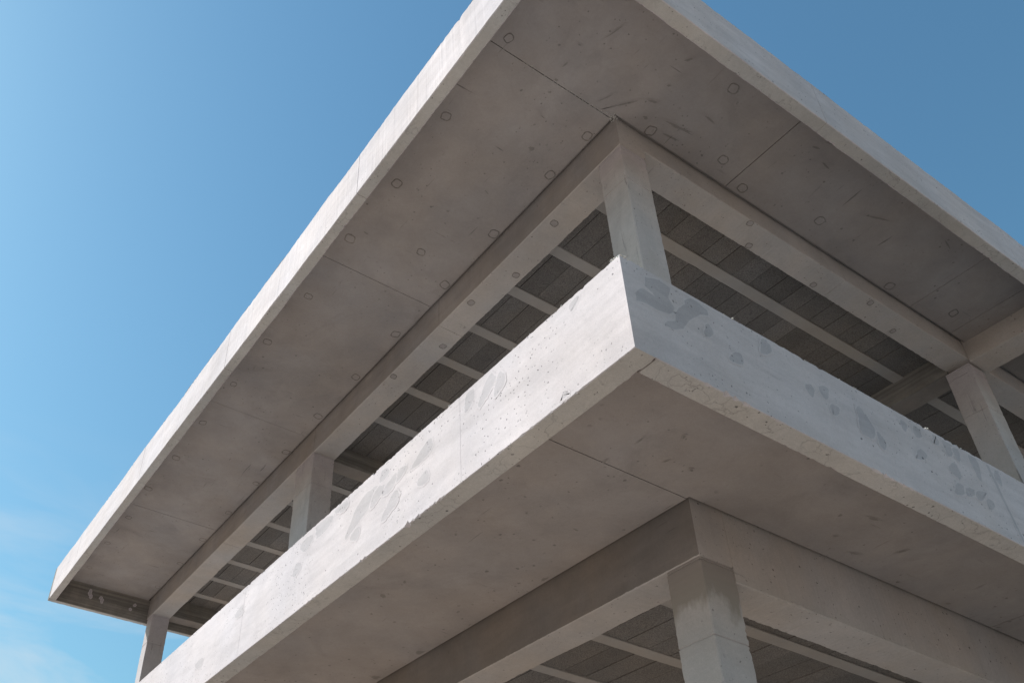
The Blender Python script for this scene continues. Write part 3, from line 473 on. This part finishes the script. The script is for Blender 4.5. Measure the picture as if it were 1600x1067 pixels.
# ---- beams along the facades
bl = bar("beam", 'y', 0.0, YES, (0.0, 0.307), (ZB2, ZS + 0.05), [M_BEAM, M_BEAM_SHADE], B, face_mats={7: 1}, joints=[2.72, 5.5, 8.275], chip=0.006, wave=0.004, groove=0.004)
br = bar("beam", 'x', 0.307, XM - 0.12, (0.0, 0.267), (ZB3, ZS + 0.05), M_BEAM, B, joints=[3.07, 5.14, 5.45, 8.3], chip=0.007, wave=0.004, groove=0.004)
bar("beam", 'x', 0.29, XM - 0.12, (0.0, 0.301), (ZLB3, ZLS + 0.05), M_BEAM, B, joints=[2.92, 5.14, 5.45, 8.3], chip=0.010, wave=0.005, groove=0.003)
bar("beam", 'y', 0.0, YES, (0.0, 0.29), (ZLB2, ZLS + 0.05), [M_BEAM, M_BEAM_SHADE_LOW], B, face_mats={7: 1}, joints=[5.5, 8.3], chip=0.005, wave=0.004, groove=0.003)
# cantilever beams carrying the right-hand overhang
for zt, zb, yy in ((ZS, 8.335, YFS), (ZLS, 4.3, YPS)):
    bar("cantilever_beam", 'y', yy, -0.001, (10.5, 10.84), (zb, zt + 0.05), M_BEAM, B)
bar("cantilever_beam", 'y', YFS, -0.001, (5.19, 5.535), (8.335, ZS + 0.05), M_BEAM, B, chip=0.006)
# inner beams, board marked
def inner(axis, a0, a1, u, zb, zt):
    m = M_BOARD_X if axis == 'x' else M_BOARD_Y
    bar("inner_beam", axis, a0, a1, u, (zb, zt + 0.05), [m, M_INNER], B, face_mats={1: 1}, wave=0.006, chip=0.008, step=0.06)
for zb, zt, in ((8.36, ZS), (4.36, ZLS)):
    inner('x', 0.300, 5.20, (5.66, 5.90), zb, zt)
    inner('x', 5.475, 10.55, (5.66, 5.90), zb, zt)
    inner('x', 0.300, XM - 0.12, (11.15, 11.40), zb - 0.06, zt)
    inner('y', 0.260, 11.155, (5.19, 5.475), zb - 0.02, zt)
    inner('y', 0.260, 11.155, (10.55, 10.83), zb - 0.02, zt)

# ---- ribbed ceilings: joists with hollow blocks between them
ROOF_J = [0.712, 1.405, 2.085, 2.785, 3.415, 4.095, 4.810] + [6.50 + 0.70 * k for k in range(7)]
LOW_J = [1.000, 1.765, 2.515, 3.27, 4.02, 4.78] + [6.45 + 0.755 * k for k in range(6)]
JW = 0.128
def ceiling(z, jys, pitch, first, y_start, near):
    for k, y in enumerate(jys):
        for x0, x1 in ((0.307, 5.19), (5.475, 10.55)):
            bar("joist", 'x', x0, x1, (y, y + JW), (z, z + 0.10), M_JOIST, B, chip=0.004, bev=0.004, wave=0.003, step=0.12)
    rows = []
    prev = y_start
    for y in jys:
        if prev < 5.66 < y:
            rows.append((prev, 5.66)); prev = 5.90
        rows.append((prev, y)); prev = y + JW
    rows.append((prev, 11.15))
    far_v, far_f = [], []
    nb = 0
    for ri, (y0, y1) in enumerate(rows):
        base = None
        off = random.uniform(-0.015, 0.015)
        for x_lo, x_hi in ((0.307, 5.19), (5.475, 10.55)):
            x = first + off
            while x - pitch > x_lo:
                x -= pitch
            cuts = [x_lo]
            if x - x_lo < 0.05:
                x += pitch
            while x < x_hi - 0.03:
                cuts.append(x + random.uniform(-0.003, 0.003))
                x += pitch
            cuts.append(x_hi)
            while cuts[1] <= x_lo + 0.03:
                cuts.pop(1)
            while x_lo > 5 and cuts[0] > cuts[1]:
                cuts.pop(1)
            for a, b in zip(cuts, cuts[1:]):
                gx = random.choice((0.0025, 0.003, 0.004, 0.006))
                e0, e1 = random.choice((0.002, 0.004, 0.007)), random.choice((0.002, 0.004, 0.010))
                zz = z + 0.010 + random.uniform(-0.004, 0.005)
                d = (a + gx, b - gx, y0 + e0, y1 - e1, zz, z + 0.09)
                if near(a, b, y0, y1):
                    full = abs((b - a) - pitch) < 0.012
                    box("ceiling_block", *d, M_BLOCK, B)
                    nb += 1
                else:
                    box_data(*d, far_v, far_f)
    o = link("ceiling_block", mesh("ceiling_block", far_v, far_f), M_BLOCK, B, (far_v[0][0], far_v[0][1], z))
    o['kind'] = 'stuff'
    return nb
n1 = ceiling(ZS, ROOF_J, 0.24, 0.60, 0.267, lambda a, b, c, d: a < 5.3 and ((a < 1.5) or (d < 2.3)))
n2 = ceiling(ZLS, LOW_J, 0.248, 1.157, 0.301, lambda a, b, c, d: 0.2 < a < 4.3 and d < 3.3)

# ---- formwork plugs in the soffit: rounded squares with a dark seam
def plug_mesh(seed):
    rr = random.Random(seed)
    n = 20
    vs, fs, mi = [], [], []
    ph = rr.uniform(0, 6)
    asp = rr.uniform(0.8, 1.15)
    prof = []
    for i in range(n):
        t = 2 * math.pi * i / n
        p = 3.4
        r = 0.052 / ((abs(math.cos(t)) ** p + abs(math.sin(t)) ** p) ** (1 / p))
        r *= 1 + 0.06 * math.sin(2 * t + ph) + rr.uniform(-0.05, 0.05)
        prof.append((r * math.cos(t) * asp, r * math.sin(t)))
    rings = [(1.0, 0.0), (1.0, -0.0035), (0.86 + rr.uniform(-0.04, 0.04), -0.0035), (0.82, -0.0015), (0.78, -0.0022)]
    for k, z in rings:
        for i, (x, y) in enumerate(prof):
            kk = k if k in (1.0,) else k * (1 + 0.06 * math.sin(i * 1.7 + ph))
            vs.append((x * kk, y * kk, z))
    for q in range(len(rings) - 1):
        for i in range(n):
            a, b = q * n + i, q * n + (i + 1) % n
            fs.append((a, a + n, b + n, b))
            mi.append(1 if q < 3 else 0)
    fs.append(tuple((len(rings) - 1) * n + i for i in range(n))[::-1])
    mi.append(0)
    return mesh("formwork_plug", vs, fs, mi)
PLUGS = [plug_mesh(k) for k in range(6)]
for me in PLUGS:
    me.materials.append(M_SOFFIT); me.materials.append(M_SEAM)
def plug(x, y, z, parent, sc=1.0, rz=None):
    o = bpy.data.objects.new("formwork_plug", random.choice(PLUGS))
    COL.objects.link(o)
    o.parent = parent
    o.location = Vector((x, y, z)) - parent_world(parent)
    o.rotation_euler = (0, 0, random.uniform(-0.25, 0.25) if rz is None else rz)
    o.scale = (sc, sc, 1)
    return o
for x, y in SOFFIT_PLUGS:
    if y > 0.1:
        x = min(x, -0.088)
    elif x > 0.1:
        y = min(y, -0.088)
    plug(x, y, ZS - 0.0005, roof, random.uniform(0.78, 0.98))
for x, y, k in BEAM_PLUGS:
    if k:
        plug(x, y, ZB3 - 0.0005, br, 0.62)
    else:
        plug(x, y, ZB2 - 0.0005, bl, 0.68)

# ---- smooth grey patches with a pale rim on the balcony edge
def patch(pts, plane, val, parent, mats=None):
    lo, hi = (ZPB + 0.026, ZPT - 0.026) if parent is slab else (0, 99)
    pts = [(x, max(lo, min(hi, y))) for x, y in pts]
    pts = [q for i, q in enumerate(pts) if abs(q[0] - pts[i - 1][0]) + abs(q[1] - pts[i - 1][1]) > 0.002]
    n = len(pts)
    cx = sum(p[0] for p in pts) / n
    cy = sum(p[1] for p in pts) / n
    ar = sum(pts[i][0] * pts[(i + 1) % n][1] - pts[(i + 1) % n][0] * pts[i][1] for i in range(n))
    if ar < 0:
        pts = pts[::-1]
    # refine the outline so that its edge wanders
    fine = []
    for i in range(n):
        a, b = pts[i], pts[(i + 1) % n]
        for k in range(3):
            t = k / 3
            q = (a[0] + (b[0] - a[0]) * t, a[1] + (b[1] - a[1]) * t)
            w = 0.0022
            fine.append((q[0] + random.uniform(-w, w), q[1] + random.uniform(-w, w)))
    pts = fine
    n = len(pts)
    vs, fs, mi = [], [], []
    nor = []
    for i in range(n):
        a, b = pts[i - 1], pts[(i + 1) % n]
        d = Vector((b[1] - a[1], -(b[0] - a[0])))
        d = d.normalized() if d.length > 1e-9 else Vector((0, 0))
        nor.append(d)
    soak = []
    for off, lift, al in ((0.014, 0.0002, 0.0), (0.005, 0.0003, 0.35), (-0.004, 0.0003, 0.95)):
        for (x, y), d in zip(pts, nor):
            k_ = off * random.uniform(0.6, 1.3)
            px, py = x + d.x * k_, y + d.y * k_
            vs.append((val - lift, px, py) if plane == 'x' else (px, val - lift, py))
            soak.append(al)
    for q in range(2):
        for i in range(n):
            a, b = q * n + i, q * n + (i + 1) % n
            fs.append((a, b, b + n, a + n)); mi.append(0)
    fs.append(tuple(2 * n + i for i in range(n))); mi.append(0)
    if plane == 'x':
        fs = [f[::-1] for f in fs]
    me = mesh("mortar_patch", vs, fs, mi)
    me.attributes.new("soak", 'FLOAT', 'POINT').data.foreach_set('value', soak)
    return link("mortar_patch", me, mats or M_PATCH, parent,
                (val, cx, cy) if plane == 'x' else (cx, val, cy))
for i, pts in enumerate(LEFT_PATCHES):
    patch([tuple(p) for p in pts], 'x', XP - 0.0002 - 0.00022 * (i % 5), slab, M_PATCH_SUN)
for i, pts in enumerate(RIGHT_PATCHES):
    patch([tuple(p) for p in pts], 'y', YP - 0.0002 - 0.00022 * (i % 5), slab)
# the grey run along the joint in the right-hand edge, splashes of grout on the rear edge beam
patch([(1.395, 4.86), (1.425, 4.865), (1.433, 4.75), (1.440, 4.62), (1.452, 4.50), (1.462, 4.36), (1.452, 4.31),
       (1.440, 4.36), (1.428, 4.50), (1.412, 4.62), (1.402, 4.75)], 'y', YP - 0.0002, slab, M_PATCH)
for x, z, h in ((-1.02, 8.47, 0.10), (-0.99, 8.40, 0.06), (-0.80, 8.38, 0.07), (-0.83, 8.42, 0.04), (-0.25, 8.45, 0.04), (-0.31, 8.36, 0.03)):
    patch([(x - 0.012, z), (x + 0.004, z + h * 0.5), (x + 0.018, z + h * 0.3), (x + 0.014, z - h * 0.4), (x, z - h * 0.6), (x - 0.014, z - h * 0.3)],
          'y', YES - 0.0045, roof, M_PATCH)

box("joint_seam", XPS - 0.0025, XPS + 0.0025, YP + 0.012, YPS, ZPB - 0.0012, ZPB + 0.01, M_SEAM, slab)

# ---- scuffs left by the formwork on the soffits
def scuff(pts, z, parent):
    if pts[0][1] > 0.0 and pts[0][0] < 0.3:           # keep clear of the gap beside the beams
        pts = [(min(x, -0.055), y) for x, y in pts]
    elif pts[0][0] > 0.0:
        pts = [(x, min(y, -0.055)) for x, y in pts]
    n = len(pts)
    ar = sum(pts[i][0] * pts[(i + 1) % n][1] - pts[(i + 1) % n][0] * pts[i][1] for i in range(n))
    if ar > 0:
        pts = pts[::-1]
    cx, cy = sum(p_[0] for p_ in pts) / n, sum(p_[1] for p_ in pts) / n
    vs, soak = [], []
    for k_, al in ((1.4, 0.0), (0.9, 0.6), (0.4, 0.95)):
        for x, y in pts:
            vs.append((cx + (x - cx) * k_, cy + (y - cy) * k_, z)); soak.append(al * random.uniform(0.7, 1.0))
    fs = [(q * n + i, q * n + (i + 1) % n, (q + 1) * n + (i + 1) % n, (q + 1) * n + i) for q in range(2) for i in range(n)]
    fs.append(tuple(2 * n + i for i in range(n)))
    me = mesh("scuff_mark", vs, fs)
    me.attributes.new("soak", 'FLOAT', 'POINT').data.foreach_set('value', soak)
    link("scuff_mark", me, M_SCUFF, parent, (cx, cy, z))
for k, q in enumerate(ROOF_SCUFFS):
    scuff(q, ZS - 0.0022 - 0.0003 * (k % 4), roof)
for k, q in enumerate(FLOOR_SCUFFS):
    scuff(q, ZLS - 0.0022 - 0.0003 * (k % 4), slab)

# ---- mortar crumbs along the balcony edge and at the roof corner
def crumbs(name, spots, parent, m=M_CRUMB):
    vs, fs = [], []
    for (x, y, z, r) in spots:
        b = len(vs)
        q = [Vector((random.uniform(-1, 1), random.uniform(-1, 1), random.uniform(-1, 1))) * 0.3 for _ in range(6)]
        for d, e in zip(((1, 0, 0), (-1, 0, 0), (0, 1, 0), (0, -1, 0), (0, 0, 1), (0, 0, -1)), q):
            v_ = (Vector(d) + e) * r
            vs.append((x + v_.x, y + v_.y, z + v_.z))
        fs += [tuple(b + i for i in f) for f in ((0, 2, 4), (2, 1, 4), (1, 3, 4), (3, 0, 4), (2, 0, 5), (1, 2, 5), (3, 1, 5), (0, 3, 5))]
    o = link(name, mesh(name, vs, fs), m, parent, spots[0][:3])
    o['kind'] = 'stuff'
    return o
sp = []
for k in range(230):
    x = random.uniform(-1.6, 3.4)
    if noise.noise(Vector((x * 3, 0.3, 0))) < -0.05 and random.random() < 0.8:
        continue
    sp.append((x, YP + random.uniform(-0.001, 0.02), ZPT + random.uniform(-0.008, 0.003), random.choice((0.003, 0.004, 0.006, 0.008))))
for k in range(220):
    y = random.uniform(-1.1, 8)
    if noise.noise(Vector((0.7, y * 2.2, 0))) < 0 and random.random() < 0.85:
        continue
    sp.append((XP + random.uniform(0.0, 0.02), y, ZPT + random.uniform(-0.008, 0.003), random.choice((0.003, 0.005, 0.007))))
for k in range(40):
    sp.append((XP + random.uniform(-0.0, 0.06), YP + random.uniform(0, 0.06), ZPT + random.uniform(-0.005, 0.012), random.choice((0.005, 0.008, 0.011))))
crumbs("mortar_crumb", sp, slab)
sp = [(-0.03 + random.gauss(0, 0.035), 0.0 + random.gauss(0, 0.02), ZS + random.uniform(-0.003, 0.004), random.choice((0.003, 0.005, 0.007))) for _ in range(60)]
sp += [(random.uniform(-1.45, -0.1), 0.014 + random.gauss(0, 0.008), ZS + random.uniform(0, 0.005), random.choice((0.003, 0.004, 0.006))) for _ in range(160)]
crumbs("mortar_crumb", sp, roof)

# ---- strips of roofing felt showing over the roof edge
for y0, y1 in ((3.2, 3.55), (3.62, 3.72), (4.05, 4.25), (4.9, 5.0), (5.1, 5.25), (5.55, 5.95), (6.6, 6.75), (-0.2, -0.05), (0.35, 0.42)):
    vs, fs = [], []
    n = 8
    for i in range(n + 1):
        y = y0 + (y1 - y0) * i / n
        h = (0.022 + 0.012 * noise.noise(Vector((y * 9, 0, 0)))) * math.sin(math.pi * (0.12 + 0.76 * i / n))
        for x, z in ((XF + 0.006, ZFT - 0.004), (XF + 0.006, ZFT + h), (XF + 0.012, ZFT + h), (XF + 0.012, ZFT - 0.004)):
            vs.append((x, y, z))
    for i in range(n):
        for k in range(4):
            a, b = i * 4 + k, i * 4 + (k + 1) % 4
            fs.append((a, a + 4, b + 4, b))
    fs += [(0, 1, 2, 3), tuple(n * 4 + k for k in (3, 2, 1, 0))]
    link("roofing_felt", mesh("roofing_felt", vs, fs), M_FELT, roof, (XF, y0, ZFT))
